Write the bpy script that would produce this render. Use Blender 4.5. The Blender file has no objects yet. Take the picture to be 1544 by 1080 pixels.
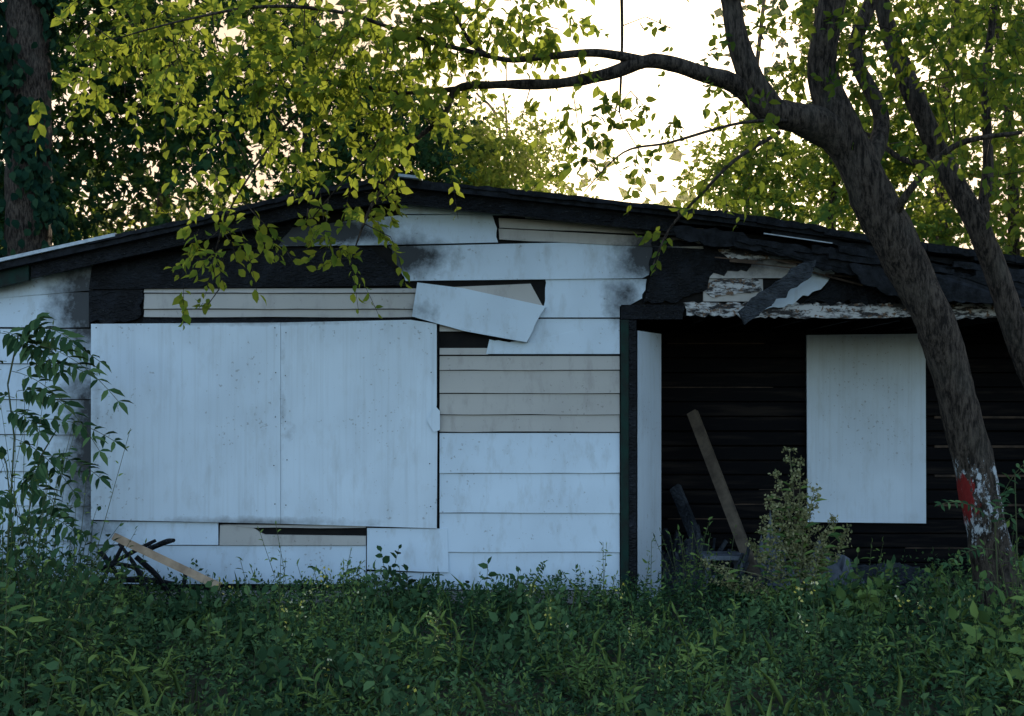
import bpy, math, random
import numpy as np
from mathutils import Vector, noise as mnoise
random.seed(7); rng=np.random.default_rng(7)
sc=bpy.context.scene
# ---------- image pixel helpers: image coordinates u,v to metres on a plane at depth y (camera stands at y=-9, eye 1.6 m)
FP=1710.0
def X(u,y=0.0): return (u-772)*(9+y)/FP
def Z(v,y=0.0): return 1.6+(600-v)*(9+y)/FP
def P(u,v,y=0.0): return Vector((X(u,y),y,Z(v,y)))
EL,AZ=math.radians(16),math.radians(9.3)
S=Vector((math.sin(AZ)*math.cos(EL),math.cos(AZ)*math.cos(EL),math.sin(EL)))
# ---------- object helpers
def empty(name):
    o=bpy.data.objects.new(name,None); sc.collection.objects.link(o); o.empty_display_size=.2; return o
def add_obj(name,me,mat=None,parent=None,smooth=False):
    if mat: me.materials.append(mat)
    me.polygons.foreach_set("use_smooth",[smooth]*len(me.polygons)); me.update()
    o=bpy.data.objects.new(name,me); sc.collection.objects.link(o)
    if parent: o.parent=parent
    return o
def mesh_py(name,v,f,mat=None,parent=None,smooth=False):
    me=bpy.data.meshes.new(name); me.from_pydata([tuple(p) for p in v],[],f); me.validate()
    return add_obj(name,me,mat,parent,smooth)
class Acc:
    def __init__(s): s.v=[]; s.f=[]
    def add(s,v,f):
        b=len(s.v); s.v+= [tuple(p) for p in v]; s.f+= [tuple(i+b for i in q) for q in f]
    def box(s,x0,x1,y0,y1,z0,z1):
        s.add([(x0,y0,z0),(x1,y0,z0),(x1,y1,z0),(x0,y1,z0),(x0,y0,z1),(x1,y0,z1),(x1,y1,z1),(x0,y1,z1)],
              [(0,3,2,1),(4,5,6,7),(0,1,5,4),(1,2,6,5),(2,3,7,6),(3,0,4,7)])
    def beam(s,a,b,w,h,twist=0):
        a=Vector(a);b=Vector(b);d=(b-a).normalized()
        up=Vector((0,0,1)) if abs(d.z)<.95 else Vector((0,1,0))
        e=d.cross(up).normalized(); g=e.cross(d).normalized()
        c,sn=math.cos(twist),math.sin(twist); e,g=e*c+g*sn,g*c-e*sn
        vs=[]
        for p in (a,b):
            for i,j in((-1,-1),(1,-1),(1,1),(-1,1)): vs.append(p+e*w/2*i+g*h/2*j)
        s.add(vs,[(0,1,2,3),(4,7,6,5),(0,4,5,1),(1,5,6,2),(2,6,7,3),(3,7,4,0)])
    def prism(s,poly,yf,yb):
        n=len(poly)
        vs=[(x,yf(x,z),z) for x,z in poly]+[(x,yb,z) for x,z in poly]
        area=sum(poly[i][0]*poly[(i+1)%n][1]-poly[(i+1)%n][0]*poly[i][1] for i in range(n))
        fr=list(range(n)); bk=list(range(n,2*n))
        if area<0: fr=fr[::-1]
        else: bk=bk[::-1]
        fs=[tuple(fr),tuple(bk)]
        for i in range(n):
            j=(i+1)%n; fs.append((i,j,n+j,n+i) if area<0 else (j,i,n+i,n+j))
        s.add(vs,fs)
    def obj(s,name,mat,parent=None,smooth=False): return mesh_py(name,s.v,s.f,mat,parent,smooth)
def uv(pts,y=0): return [(X(u,y),Z(v,y)) for u,v in pts]
def rag(pts,edges,amp=.012,step=.035):
    out=[];n=len(pts)
    for i in range(n):
        a=pts[i];b=pts[(i+1)%n]; out.append(a)
        if i in edges:
            L=math.hypot(b[0]-a[0],b[1]-a[1]);k=max(2,int(L/step))
            nx,nz=-(b[1]-a[1])/L,(b[0]-a[0])/L
            for q in range(1,k):
                t=q/k+random.uniform(-.25,.25)/k; j=random.gauss(0,amp)
                out.append((a[0]+(b[0]-a[0])*t+nx*j,a[1]+(b[1]-a[1])*t+nz*j))
    return out
# ---------- materials
class NT:
    def __init__(s,name):
        s.m=bpy.data.materials.new(name); s.m.use_nodes=True; s.t=s.m.node_tree; s.t.nodes.clear()
        s.out=s.n('ShaderNodeOutputMaterial'); s.g=s.n('ShaderNodeNewGeometry')
    def n(s,typ,**k):
        nd=s.t.nodes.new(typ)
        for a,b in k.items(): setattr(nd,a,b)
        return nd
    def l(s,a,b): s.t.links.new(a,b)
    def pos(s,scale=(1,1,1)):
        if scale==(1,1,1): return s.g.outputs['Position']
        mp=s.n('ShaderNodeVectorMath',operation='MULTIPLY'); mp.inputs[1].default_value=scale
        s.l(s.g.outputs['Position'],mp.inputs[0]); return mp.outputs[0]
    def noise(s,scale,detail=2,rough=.6,vec=None):
        q=s.n('ShaderNodeTexNoise'); q.inputs['Scale'].default_value=scale; q.inputs['Detail'].default_value=detail; q.inputs['Roughness'].default_value=rough
        s.l(vec if vec is not None else s.pos(),q.inputs['Vector']); return q.outputs['Fac']
    def math(s,op,a,b=None,clamp=False):
        q=s.n('ShaderNodeMath',operation=op,use_clamp=clamp)
        for i,v in enumerate((a,b)):
            if v is None: continue
            if isinstance(v,(int,float)): q.inputs[i].default_value=v
            else: s.l(v,q.inputs[i])
        return q.outputs[0]
    def rng(s,v,a,b,c=0.,d=1.):
        q=s.n('ShaderNodeMapRange'); q.clamp=True
        s.l(v,q.inputs[0])
        for i,x in enumerate((a,b,c,d)): q.inputs[i+1].default_value=x
        return q.outputs[0]
    def mix(s,f,a,b):
        q=s.n('ShaderNodeMix',data_type='RGBA')
        if isinstance(f,(int,float)): q.inputs[0].default_value=f
        else: s.l(f,q.inputs[0])
        for i,v in ((6,a),(7,b)):
            if isinstance(v,tuple): q.inputs[i].default_value=(*v,1)
            else: s.l(v,q.inputs[i])
        return q.outputs[2]
    def spot(s,cx,cz,rx,rz,st=1.):
        sb=s.n('ShaderNodeVectorMath',operation='MULTIPLY_ADD'); s.l(s.g.outputs['Position'],sb.inputs[0]); sb.inputs[1].default_value=(1/rx,0,1/rz); sb.inputs[2].default_value=(-cx/rx,0,-cz/rz)
        ln=s.n('ShaderNodeVectorMath',operation='LENGTH'); s.l(sb.outputs[0],ln.inputs[0])
        return s.rng(ln.outputs['Value'],0,1,st,0)
    def princ(s,col,rough=.6,bump=None,bs=.3,bd=.01,spec=.3):
        p=s.n('ShaderNodeBsdfPrincipled')
        if isinstance(col,tuple): p.inputs['Base Color'].default_value=(*col,1)
        else: s.l(col,p.inputs['Base Color'])
        if isinstance(rough,(int,float)): p.inputs['Roughness'].default_value=rough
        else: s.l(rough,p.inputs['Roughness'])
        p.inputs['Specular IOR Level'].default_value=spec
        if bump is not None:
            b=s.n('ShaderNodeBump'); b.inputs['Strength'].default_value=bs; b.inputs['Distance'].default_value=bd
            s.l(bump,b.inputs['Height']); s.l(b.outputs[0],p.inputs['Normal'])
        s.l(p.outputs[0],s.out.inputs[0]); return s.m
SOOT=[(138,455,95,130,1.0),(138,680,72,250,.88),(605,388,110,46,1.0),(985,385,85,70,1.05),(450,350,210,45,1.15),
      (940,450,45,60,.7),(1140,380,120,60,.8),(640,470,45,30,.4)]
STAIN=[(437,655,18,32,.40),(428,620,8,160,.35),(148,640,14,200,.4),(380,787,260,14,.6),(380,486,260,9,.5)]
def painted(name,base,dirt=(.28,.29,.28),spots=SOOT,grain=(1,1,1),dirtamt=.5,sootcol=(.008,.010,.013)):
    q=NT(name)
    n1=q.noise(1.7,2,.6); n2=q.noise(9,4,.7,q.pos((1,1,.35)))
    c=q.mix(q.rng(n1,.35,.72,0,.5),base,tuple(x*.70 for x in base))
    c=q.mix(q.rng(n2,.52,.8,0,dirtamt),c,dirt)
    m=None
    for u,v,ru,rv,st in spots:
        sp=q.spot(X(u),Z(v),ru/190,rv/190,st*1.6)
        m=sp if m is None else q.math('MAXIMUM',m,sp)
    m2=q.math('ADD',m,q.math('MULTIPLY',q.math('SUBTRACT',q.noise(7,4,.7),.5),1.3))
    m2=q.math('MULTIPLY',q.rng(m2,.22,1.1,0,.97),q.rng(m,.0,.25))
    c=q.mix(m2,c,sootcol)
    c=q.mix(q.rng(q.math('MULTIPLY',q.noise(38,1,.5),q.rng(n1,.3,.7,.85,1.12)),.72,.78,0,.45),c,(.15,.14,.13))
    if grain[0]>5:
        st=q.noise(3.0,3,.7,q.pos((9,1,.25))); c=q.mix(q.rng(st,.5,.75,0,.30),c,(.34,.37,.39))
    return q.princ(c,.52)
M_white=painted("weathered_white_paint",(.57,.67,.77))
M_board=painted("painted_plywood",(.60,.69,.78),dirt=(.36,.38,.38),spots=STAIN,grain=(14,1,.6),dirtamt=.4,sootcol=(.16,.165,.17))
M_beige=painted("beige_siding",(.42,.40,.375),dirt=(.17,.15,.13))
def charred(name="charred_wood",lo=(.0025,.003,.0045),hi=(.012,.015,.021)):
    q=NT(name); n=q.noise(6,4,.7); b=q.noise(45,2,.6,q.pos((.6,1,1.2))); c=q.mix(q.rng(n,.45,.75,0,1),lo,hi)
    c=q.mix(q.rng(b,.66,.76,0,.4),c,(.09,.10,.11))
    return q.princ(c,.6,b,.9,.03,.2)
M_char=charred(); M_char2=charred("grey_charred_board",(.018,.022,.028),(.065,.075,.09))
def charred2():
    q=NT("soot_black_boards"); n=q.noise(3,3,.7,q.pos((.35,1,4)))
    c=q.mix(q.rng(n,.52,.70,0,1),(.003,.003,.004),(.018,.014,.012))
    return q.princ(c,.8,None,spec=.1)
M_soot=charred2()
def peel():
    q=NT("peeling_trim"); n=q.noise(11,4,.75,q.pos((.45,1,1.5)))
    c=q.mix(q.rng(n,.44,.54),(.46,.46,.46),(.02,.018,.018)); c=q.mix(q.rng(q.noise(22,2,.7),.56,.64),c,(.13,.08,.05))
    return q.princ(c,.7)
M_peel=peel()
def simple(name,a,b,sc_=8,rough=.7,vec=(1,1,1),bs=.4,bd=.01):
    q=NT(name); n=q.noise(sc_,3,.65,q.pos(vec)); c=q.mix(q.rng(n,.35,.7),a,b); return q.princ(c,rough,n if bs>.5 else None,bs,bd,.2)
M_green=simple("dark_green_paint",(.004,.026,.020),(.008,.010,.009),12)
M_roof=simple("burnt_roof_shingle",(.004,.005,.0065),(.020,.023,.030),14,.85,bs=.8,bd=.02)
M_metal=simple("drip_edge_metal",(.50,.55,.60),(.30,.35,.4),20,.4)
M_plank=simple("raw_lumber",(.46,.33,.22),(.26,.18,.12),9,.7)
M_oldplank=simple("scorched_lumber",(.09,.06,.042),(.018,.014,.012),7,.75)
M_lean=simple("sooty_lumber",(.14,.11,.08),(.05,.038,.03),7,.75)
M_conc=simple("concrete",(.12,.115,.11),(.04,.036,.034),6,.9)
M_hole=simple("dark_cavity",(.006,.006,.007),(.012,.011,.010),9,.9)
M_tarp=simple("grey_tarp",(.15,.17,.20),(.04,.045,.055),9,.5)
M_soil=simple("soil",(.020,.026,.014),(.04,.038,.022),3,.95)
M_straw=simple("dry_stem",(.18,.17,.09),(.10,.11,.06),9,.8)
M_stem=simple("green_stem",(.045,.07,.03),(.07,.07,.03),9,.7)
def bark(name,paint=False):
    q=NT(name); n=q.noise(22,5,.75,q.pos((1.8,1.8,.4))); n2=q.noise(3.5,2,.6)
    c=q.mix(q.rng(n,.42,.60),(.012,.009,.007),(.085,.066,.052))
    c=q.mix(q.rng(n2,.5,.75,0,.4),c,(.09,.082,.066))
    if paint:
        sx=q.n('ShaderNodeSeparateXYZ'); q.l(q.g.outputs['Position'],sx.inputs[0]); z=sx.outputs[2]
        band=q.math('MULTIPLY',q.rng(z,.30,.75),q.rng(z,1.42,1.10)); nn=q.noise(13,5,.8,q.pos((1.2,1.2,.7)))
        m=q.math('ADD',q.math('MULTIPLY',band,.33),nn)
        c=q.mix(q.rng(m,.83,.90),c,(.46,.50,.53))
        r=q.math('ADD',q.spot(X(1448,-1.5),.92,.11,.30),q.math('MULTIPLY',q.noise(17,5,.8,q.pos((1.6,1.6,.5))),1.7))
        c=q.mix(q.rng(r,1.34,1.42),c,(.20,.018,.016))
    return q.princ(c,.85,n,1.0,.035,.15)
M_bark=bark("bark"); M_barkp=bark("painted_bark",True)
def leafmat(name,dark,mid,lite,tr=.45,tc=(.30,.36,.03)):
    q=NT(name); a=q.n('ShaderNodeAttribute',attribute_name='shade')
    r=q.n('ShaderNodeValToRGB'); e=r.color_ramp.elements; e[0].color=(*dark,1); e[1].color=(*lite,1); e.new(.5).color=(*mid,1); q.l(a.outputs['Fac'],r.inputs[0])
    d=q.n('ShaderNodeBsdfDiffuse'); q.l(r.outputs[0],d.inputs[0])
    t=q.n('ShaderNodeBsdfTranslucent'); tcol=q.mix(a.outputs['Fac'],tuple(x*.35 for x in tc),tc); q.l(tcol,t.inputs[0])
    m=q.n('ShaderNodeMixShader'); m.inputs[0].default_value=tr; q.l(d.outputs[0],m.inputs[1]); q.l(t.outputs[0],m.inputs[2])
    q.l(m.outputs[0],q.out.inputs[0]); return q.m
M_leafY=leafmat("sun_tinted_leaf",(.03,.065,.012),(.07,.12,.02),(.13,.18,.03),.52,(.42,.50,.06))  # backlit look put into the colour: brighter, yellower than the green leaf
M_leafD=leafmat("shade_tinted_leaf",(.006,.020,.011),(.012,.038,.018),(.03,.065,.024),.22,(.07,.15,.02))  # shade of the tree mass put into a darker, cooler leaf colour
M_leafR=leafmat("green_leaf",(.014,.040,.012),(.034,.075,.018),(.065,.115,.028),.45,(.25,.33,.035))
M_ivy=leafmat("ivy_leaf",(.006,.020,.014),(.012,.036,.022),(.025,.055,.028),.12,(.05,.09,.02))
M_weed=leafmat("weed_leaf",(.014,.038,.018),(.045,.095,.042),(.115,.195,.075),.2,(.07,.10,.03))
M_weedL=leafmat("light_weed_leaf",(.06,.12,.04),(.12,.19,.055),(.20,.28,.075),.25,(.11,.14,.03))
M_seed=leafmat("seed_head",(.14,.16,.08),(.26,.26,.12),(.38,.36,.2),.3,(.3,.3,.1))
M_flower=leafmat("flower",(.5,.42,.06),(.6,.52,.12),(.65,.62,.4),.2,(.5,.5,.2))
# ---------- foliage builders
def nrm(a): return a/np.maximum(np.linalg.norm(a,axis=1,keepdims=True),1e-6)
T_DET=(np.array([(0,0,0),(.28,.36,.07),(.62,.34,.04),(1,0,-.16),(.62,-.34,.04),(.28,-.36,.07),(.33,0,-.02),(.68,0,-.05)],float),
       np.array([(0,6,1),(6,7,2),(6,2,1),(7,3,2),(0,5,6),(6,5,4),(6,4,7),(7,4,3)]))
T_SIM=(np.array([(0,0,0),(.42,.40,.09),(1,0,-.08),(.42,-.40,.09)],float),np.array([(0,2,1),(0,3,2)]))
T_LOBE=(np.array([(0,0,0),(.1,.45,.05),(.38,.28,0),(.62,.62,-.05),(.66,.22,0),(1.05,0,-.15),(.66,-.22,0),(.62,-.62,-.05),(.38,-.28,0),(.1,-.45,.05),(.4,0,-.05)],float),
        np.array([(0,10,1),(1,10,2),(2,10,3),(3,10,4),(4,10,5),(5,10,6),(6,10,7),(7,10,8),(8,10,9),(9,10,0)]))
def leaves(name,pos,d,n,L,W,shade,mat,parent,T=T_SIM):
    d=nrm(d); s=nrm(np.cross(n,d)); n=np.cross(d,s); tv,tf=T; N=len(pos);k=len(tv)
    V=(pos[:,None]+d[:,None]*(tv[None,:,0:1]*L[:,None,None])+s[:,None]*(tv[None,:,1:2]*W[:,None,None])+n[:,None]*(tv[None,:,2:3]*L[:,None,None]))
    F=(tf[None]+(np.arange(N)*k)[:,None,None]).reshape(-1,3)
    return trimesh(name,V.reshape(-1,3),F,mat,parent,np.repeat(np.clip(shade,0,1),len(tf)))
def trimesh(name,V,F,mat,parent,shade=None):
    me=bpy.data.meshes.new(name); me.vertices.add(len(V)); me.vertices.foreach_set('co',V.astype(np.float32).ravel())
    me.loops.add(F.size); me.loops.foreach_set('vertex_index',F.astype(np.int32).ravel())
    me.polygons.add(len(F)); me.polygons.foreach_set('loop_start',np.arange(0,F.size,3,dtype=np.int32))
    me.update(calc_edges=True)
    if shade is not None:
        a=me.attributes.new('shade','FLOAT','FACE'); a.data.foreach_set('value',shade.astype(np.float32))
    me.materials.append(mat); o=bpy.data.objects.new(name,me); sc.collection.objects.link(o)
    if parent: o.parent=parent
    return o
def sticks(name,p0,p1,r0,r1,mat,parent):
    d=nrm(p1-p0); ref=np.where(np.abs(d[:,2:3])>.9,np.array([[1.,0,0]]),np.array([[0,0,1.]])); a=nrm(np.cross(d,ref)); b=np.cross(d,a); N=len(p0)
    ring=[]
    for p,r in((p0,r0),(p1,r1)):
        for k in range(3):
            t=k*2.0944; ring.append(p+(a*math.cos(t)+b*math.sin(t))*r[:,None])
    V=np.stack(ring,1); tf=np.array([(0,1,4),(0,4,3),(1,2,5),(1,5,4),(2,0,3),(2,3,5)])
    F=(tf[None]+(np.arange(N)*6)[:,None,None]).reshape(-1,3)
    return trimesh(name,V.reshape(-1,3),F,mat,parent)
def sprigs(o,d,ln,nl,L,droop=.35,flat=.5,wr=.8,shade0=None,spread=.9,ldroop=.25,nn0=(0,-.35,.5),nv=.7):
    N=len(o); d=nrm(d); rv=nrm(rng.normal(size=(N,3))*np.array([1,1,flat])); side0=nrm(np.cross(d,rv))
    if shade0 is None: shade0=rng.uniform(0,1,N)
    Ps=[];Ds=[];Ns=[];Ls=[];Ss=[]
    pt=lambda t:o+d*(ln*t)[:,None]+np.array([[0,0,-1.]])*(ln*droop*t*t)[:,None]
    for k in range(nl):
        t=.12+.88*(k+.5)/nl; ang=k*2.4
        b=nrm(np.cross(d,side0)); s=side0*math.cos(ang)+b*math.sin(ang)*flat
        dd=d*.55+s*spread+rng.normal(0,.28,(N,3))-np.array([[0,0,ldroop]])
        if k==nl-1: dd=d+rng.normal(0,.3,(N,3))
        nn=np.array([nn0])+rng.normal(0,nv,(N,3))
        Ps.append(pt(t)+rng.normal(0,.008,(N,3)));Ds.append(dd);Ns.append(nn);Ls.append(L*rng.uniform(.5,1.25,N)*(1-.2*t));Ss.append(shade0*.6+rng.uniform(0,.45,N))
    p=np.concatenate(Ps);Lc=np.concatenate(Ls)
    seg=(np.concatenate([pt(0.),pt(.5)]),np.concatenate([pt(.5),pt(1.)]))
    return p,np.concatenate(Ds),np.concatenate(Ns),Lc,Lc*wr*rng.uniform(.75,1.15,len(Lc)),np.concatenate(Ss),seg
def tube(acc,pts,rad,sides=10,sub=6,rough=.06,seed=0):
    P_=[Vector(p) for p in pts]; n=len(P_); C=[];R=[]
    for i in range(n-1):
        p0=P_[max(i-1,0)];p1=P_[i];p2=P_[i+1];p3=P_[min(i+2,n-1)]
        for k in range(sub):
            t=k/sub; C.append(.5*((2*p1)+(p2-p0)*t+(2*p0-5*p1+4*p2-p3)*t*t+(3*p1-p0-3*p2+p3)*t**3)); R.append(rad[i]+(rad[i+1]-rad[i])*t)
    C.append(P_[-1]);R.append(rad[-1]); vs=[];fs=[]
    ref=Vector((0.3,1,0.1)).normalized()
    for i,c in enumerate(C):
        d=(C[min(i+1,len(C)-1)]-C[max(i-1,0)]).normalized(); a=d.cross(ref).normalized(); b=d.cross(a)
        for k in range(sides):
            t=k/sides*math.tau; q=c+(a*math.cos(t)+b*math.sin(t))*R[i]
            f=1+rough*2*mnoise.noise(Vector((q.x*5+seed,q.y*5,q.z*2.2)))+rough*mnoise.noise(q*14)
            vs.append(c+(q-c)*f)
    for i in range(len(C)-1):
        for k in range(sides):
            j=(k+1)%sides; fs.append((i*sides+k,i*sides+j,(i+1)*sides+j,(i+1)*sides+k))
    fs.append(tuple(range(sides))); fs.append(tuple(range(len(vs)-sides,len(vs)))[::-1])
    acc.add(vs,fs); return C,R

# ================= GROUND
gv=[];gf=[]
xs=np.concatenate([np.linspace(-150,-12,10),np.linspace(-10,10,41),np.linspace(12,150,10)]); ys=np.concatenate([np.linspace(-60,-9,8),np.linspace(-8,8,33),np.linspace(10,250,16)])
for y in ys:
    for x in xs:
        z=0.0
        if abs(x)<11 and -8<y<-.3: z=.05*mnoise.noise(Vector((x*.9,y*.9,0)))
        if y>2 or y<-8 or abs(x)>11: z=-.02
        if -.5<y: z=-.03
        gv.append((x,y,z))
for j in range(len(ys)-1):
    for i in range(len(xs)-1):
        a=j*len(xs)+i; gf.append((a,a+1,a+1+len(xs),a+len(xs)))
mesh_py("ground",gv,gf,M_soil,None,True)

# ================= HOUSE
H=empty("burned_house")
rake=[(-420,492),(0,406),(290,342),(500,292),(600,279),(1000,322),(1140,340),(1544,398),(1900,452)]
def rk(u):
    for a,b in zip(rake,rake[1:]):
        if a[0]<=u<=b[0]: return a[1]+(b[1]-a[1])*(u-a[0])/(b[0]-a[0])
    return rake[-1][1]
XL,XR=X(-400),X(1880)
a=Acc()
top=lambda us,off:[(u,rk(u)+off) for u in us]
a.prism(uv(top([-400,0,290,500,600,940],14)+[(940,920),(-400,920)]),lambda x,z:.012,.12)
a.prism(uv(top([941,1000,1140,1544,1880],14)+[(1880,476),(941,476)]),lambda x,z:.012,.12)
a.obj("sheathing",M_hole,H)  # backing coloured near-black so gaps between laps read as shadow lines
a=Acc(); zt=lambda u:Z(rk(u)+20)
a.box(XL,XL+.1,.12,7,-.1,zt(-400)); a.box(XR-.1,XR,.12,7,-.1,zt(1880))
a.obj("side_walls",M_white,H)
a=Acc(); a.prism(uv(top([-395,0,290,600,1000,1140,1544,1875],20)+[(1875,925),(-395,925)]),lambda x,z:6.9,7.0); a.obj("back_wall",M_white,H)
a=Acc()
for (u0,v0),(u1,v1) in zip(rake,rake[1:]):
    x0,z0,x1,z1=X(u0),Z(v0),X(u1),Z(v1)
    a.add([(x0,-.22,z0-.05),(x1,-.22,z1-.05),(x1,7.2,z1-.05),(x0,7.2,z0-.05),(x0,-.22,z0+.015),(x1,-.22,z1+.015),(x1,7.2,z1+.015),(x0,7.2,z0+.015)],
          [(0,3,2,1),(4,5,6,7),(0,1,5,4),(2,3,7,6)]+([(3,0,4,7)] if u0<-300 else [])+([(1,2,6,5)] if u1>1800 else []))
a.obj("roof",M_roof,H)
a=Acc()
u=150
while u<1880:
    w=random.uniform(60,140) if u<1000 else random.uniform(25,110)
    j=random.uniform(0,1.2) if u<1000 else random.uniform(-3,9)
    o=random.uniform(.005,.03); th=random.uniform(5,7) if u<1000 else random.uniform(5,14)
    u1=min(u+w,1880)
    if not(u<600<u1):
        po=rag(uv([(u,rk(u)-4+j*.6),(u1,rk(u1)-4+j*.6),(u1,rk(u1)-4+th+j),(u,rk(u)-4+th+j)]),(0,2),.003 if u<1000 else .007,.06)
        yf=-.225-o; a.prism(po,lambda x,z:yf,.1)
    u+=w*random.uniform(.75,1)
for i in range(26):
    u=random.uniform(1000,1500); w=random.uniform(60,190); v=rk(u)+random.uniform(4,34); sl=(rk(u+w)-rk(u))*random.uniform(.8,1.15)
    po=rag(uv([(u,v),(u+w,v+sl),(u+w,v+sl+random.uniform(5,13)),(u,v+random.uniform(6,12))]),(0,2),.005,.05)
    yf=-.12-random.uniform(0,.14); a.prism(po,lambda x,z:yf,yf+.03)
# sagging burnt roofing felt over the porch
for pts,yy in (([(1150,374),(1300,392),(1420,408),(1560,428),(1560,452),(1430,446),(1330,424),(1235,404)],-.19),([(1280,398),(1400,410),(1700,450),(1700,480),(1480,456),(1370,452),(1300,428)],-.245),([(1010,340),(1120,350),(1150,372),(1075,372),(1020,358)],-.15)):
    po=rag(uv(pts,yy),tuple(range(len(pts))),.009,.05); a.prism(po,lambda x,z:yy+.03*mnoise.noise(Vector((x*4,0,z*6))),yy+.03)
a.obj("ragged_roof_edge",M_roof,H)
a=Acc(); 
def fas(us,off0,off1,yf,yb,ac): ac.prism(uv([(u,rk(u)+off0) for u in us]+[(u,rk(u)+off1) for u in us[::-1]]),lambda x,z:yf,yb)
fas([60,290,500,603],7,30,-.16,-.12,a); fas([606,800,1000,1010],6,32,-.165,-.12,a)
fas([1130,1300,1544,1880],26,44,-.10,-.06,a)
a.obj("fascia",M_char,H)
a=Acc(); fas([-400,0,56],6,32,-.16,-.12,a); a.obj("green_fascia",M_green,H)
a=Acc(); fas([-400,0,100,190],-6,-1,-.25,-.20,a); fas([606,640],-7,-3,-.29,-.20,a); fas([1140,1200,1240],19,20.6,-.285,-.27,a); a.obj("drip_edge",M_metal,H)
W=Acc();B=Acc();C=Acc()
def lap(acc,pts,edges=(),amp=.010,pr=.018,base=.0,step=.035):
    m=uv(pts); zs=[p[1] for p in m]; z0,z1=min(zs),max(zs); m=rag(m,edges,amp,step)
    ph=random.random()*9
    def yf(x,z):
        t=max(0,min(1,(z1-z)/(z1-z0))); return -base-.004-pr*t+.0035*mnoise.noise(Vector((x*1.3+ph,z*3,ph)))
    if not edges and len(pts)==4 and abs(m[1][0]-m[0][0])>.6:
        k=int(abs(m[1][0]-m[0][0])/.25)+1; topx=[(m[0][0]+(m[1][0]-m[0][0])*i/k,m[0][1]+(m[1][1]-m[0][1])*i/k) for i in range(k+1)]
        bot=[(m[3][0]+(m[2][0]-m[3][0])*i/k,m[3][1]+(m[2][1]-m[3][1])*i/k+random.uniform(-.003,.003)) for i in range(k+1)]
        n=k+1; vs=[(x,yf(x,z),z) for x,z in topx]+[(x,yf(x,z)+.0,z) for x,z in bot]+[(x,.01-base,z) for x,z in topx]+[(x,.01-base,z) for x,z in bot]; fs=[]
        for i in range(k):
            fs+=[(n+i,n+i+1,i+1,i),(i,i+1,2*n+i+1,2*n+i),(n+i+1,n+i,3*n+i,3*n+i+1)]
        fs+=[(0,2*n,3*n,n),(k,n+k,3*n+k,2*n+k)]
        acc.add(vs,fs)
    else: acc.prism(m,yf,.01-base)
G=1.1
def rows(acc,u0,u1,vs,j=0):
    for v0,v1 in zip(vs,vs[1:]):
        lap(acc,[(u0,v0+G),(u1,v0+G),(u1,v1),(u0,v1)])
rows(W,-398,139,[495,548,602,655,710,762,815,870,905])
lap(W,[(-398,444),(136,441),(136,494),(-398,494)])
lap(W,[(0,rk(0)+16),(140,rk(140)+16),(140,438),(-398,440),(-398,rk(-398)-5)])
rows(W,663,934,[652,713,773,832,889])
rows(B,663,934,[536,558,593,625,651]); 
lap(W,[(740,481),(934,481),(934,534),(733,534),(738,512),(795,517),(806,490)],(4,),.006)
lap(W,[(822,421),(975,421),(968,450),(950,460),(934,462),(934,479),(812,479),(820,462)],(1,7),.006)
lap(W,[(585,372),(850,366),(986,362),(978,415),(968,420),(612,424),(598,392)],(5,6),.012)
lap(W,[(430,345),(600,325),(742,324),(751,366),(585,370),(420,372)],(2,),.008)
lap(W,[(606,309),(700,316),(790,325),(600,323)])
lap(W,[(790,rk(790)+18),(1000,rk(1000)+20),(985,338),(792,329)])
for v0,v1 in((329,344),(345,362)): lap(B,[(752,v0),(1060,v0+16),(1060,v1+14),(753,v1-.5)])
lap(W,[(1086,368),(1240,378),(1244,392),(1090,388)]); lap(B,[(1060,389),(1200,392),(1200,420),(1060,420)])
lap(B,[(1060,421),(1150,421),(1150,455),(1060,455)])
rows(B,218,640,[434,442,466,478.5])
rows(B,663,740,[487,500]); lap(B,[(640,435),(800,428),(818,462),(640,462)]); lap(B,[(663,525),(736,525),(736,535),(663,535)])
lap(W,[(140,786),(329,788),(330,821),(140,821)])
lap(W,[(140,823),(552,823),(552,880),(140,880)]); lap(W,[(554,796),(675,797),(677,862),(554,858)],base=.015)
lap(W,[(554,862),(662,864),(662,888),(554,888)])
lap(B,[(332,792),(375,792),(400,806),(552,808),(552,822),(332,822)],(1,),.004); lap(B,[(332,791),(552,792),(552,796),(380,795)])
lap(W,[(1225,393),(1268,396),(1255,415),(1240,432),(1180,464),(1150,468),(1205,425)],(1,2,3,4,5),.010,base=.035)
W.obj("white_siding",M_white,H); B.obj("beige_siding",M_beige,H)
lap(C,[(140,402),(300,380),(560,374),(606,418),(612,431),(136,437)],(0,1,2,3),.010,base=.008)
lap(C,[(135,438),(216,436),(214,476),(190,486),(136,487)],(1,2,3),.012,base=.01)
lap(C,[(200,380),(300,350),(470,318),(440,345),(418,372),(300,378)],(0,2,3),.01,base=.004)
lap(C,[(984,362),(1080,368),(1136,388),(1125,410),(1075,412),(1060,440),(1010,457),(970,457),(980,420)],(0,1,2,3,4,5,6,8),.012,base=.012)
lap(C,[(216,479.5),(626,479.5),(626,487),(216,488)],(0,),.003)
lap(C,[(1260,392),(1544,398),(1878,398),(1878,458),(1210,458),(1245,430)],(0,3,4,5),.014,base=.02)
lap(C,[(936,460),(1032,460),(1028,482),(936,482)],(1,),.01,base=.02)
C.obj("charred_siding",M_char,H)
a=Acc(); lap(a,[(1030,457),(1544,459),(1878,459),(1878,478),(1200,481),(1034,476)],(0,1,3,4,5),.007,base=.03)
lap(a,[(1385,415),(1440,419),(1436,444),(1392,440)],(0,1,2,3),.01,base=.03)
lap(a,[(1060,425),(1140,418),(1150,440),(1070,447)],(0,1,2,3),.01,base=.01)
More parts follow.
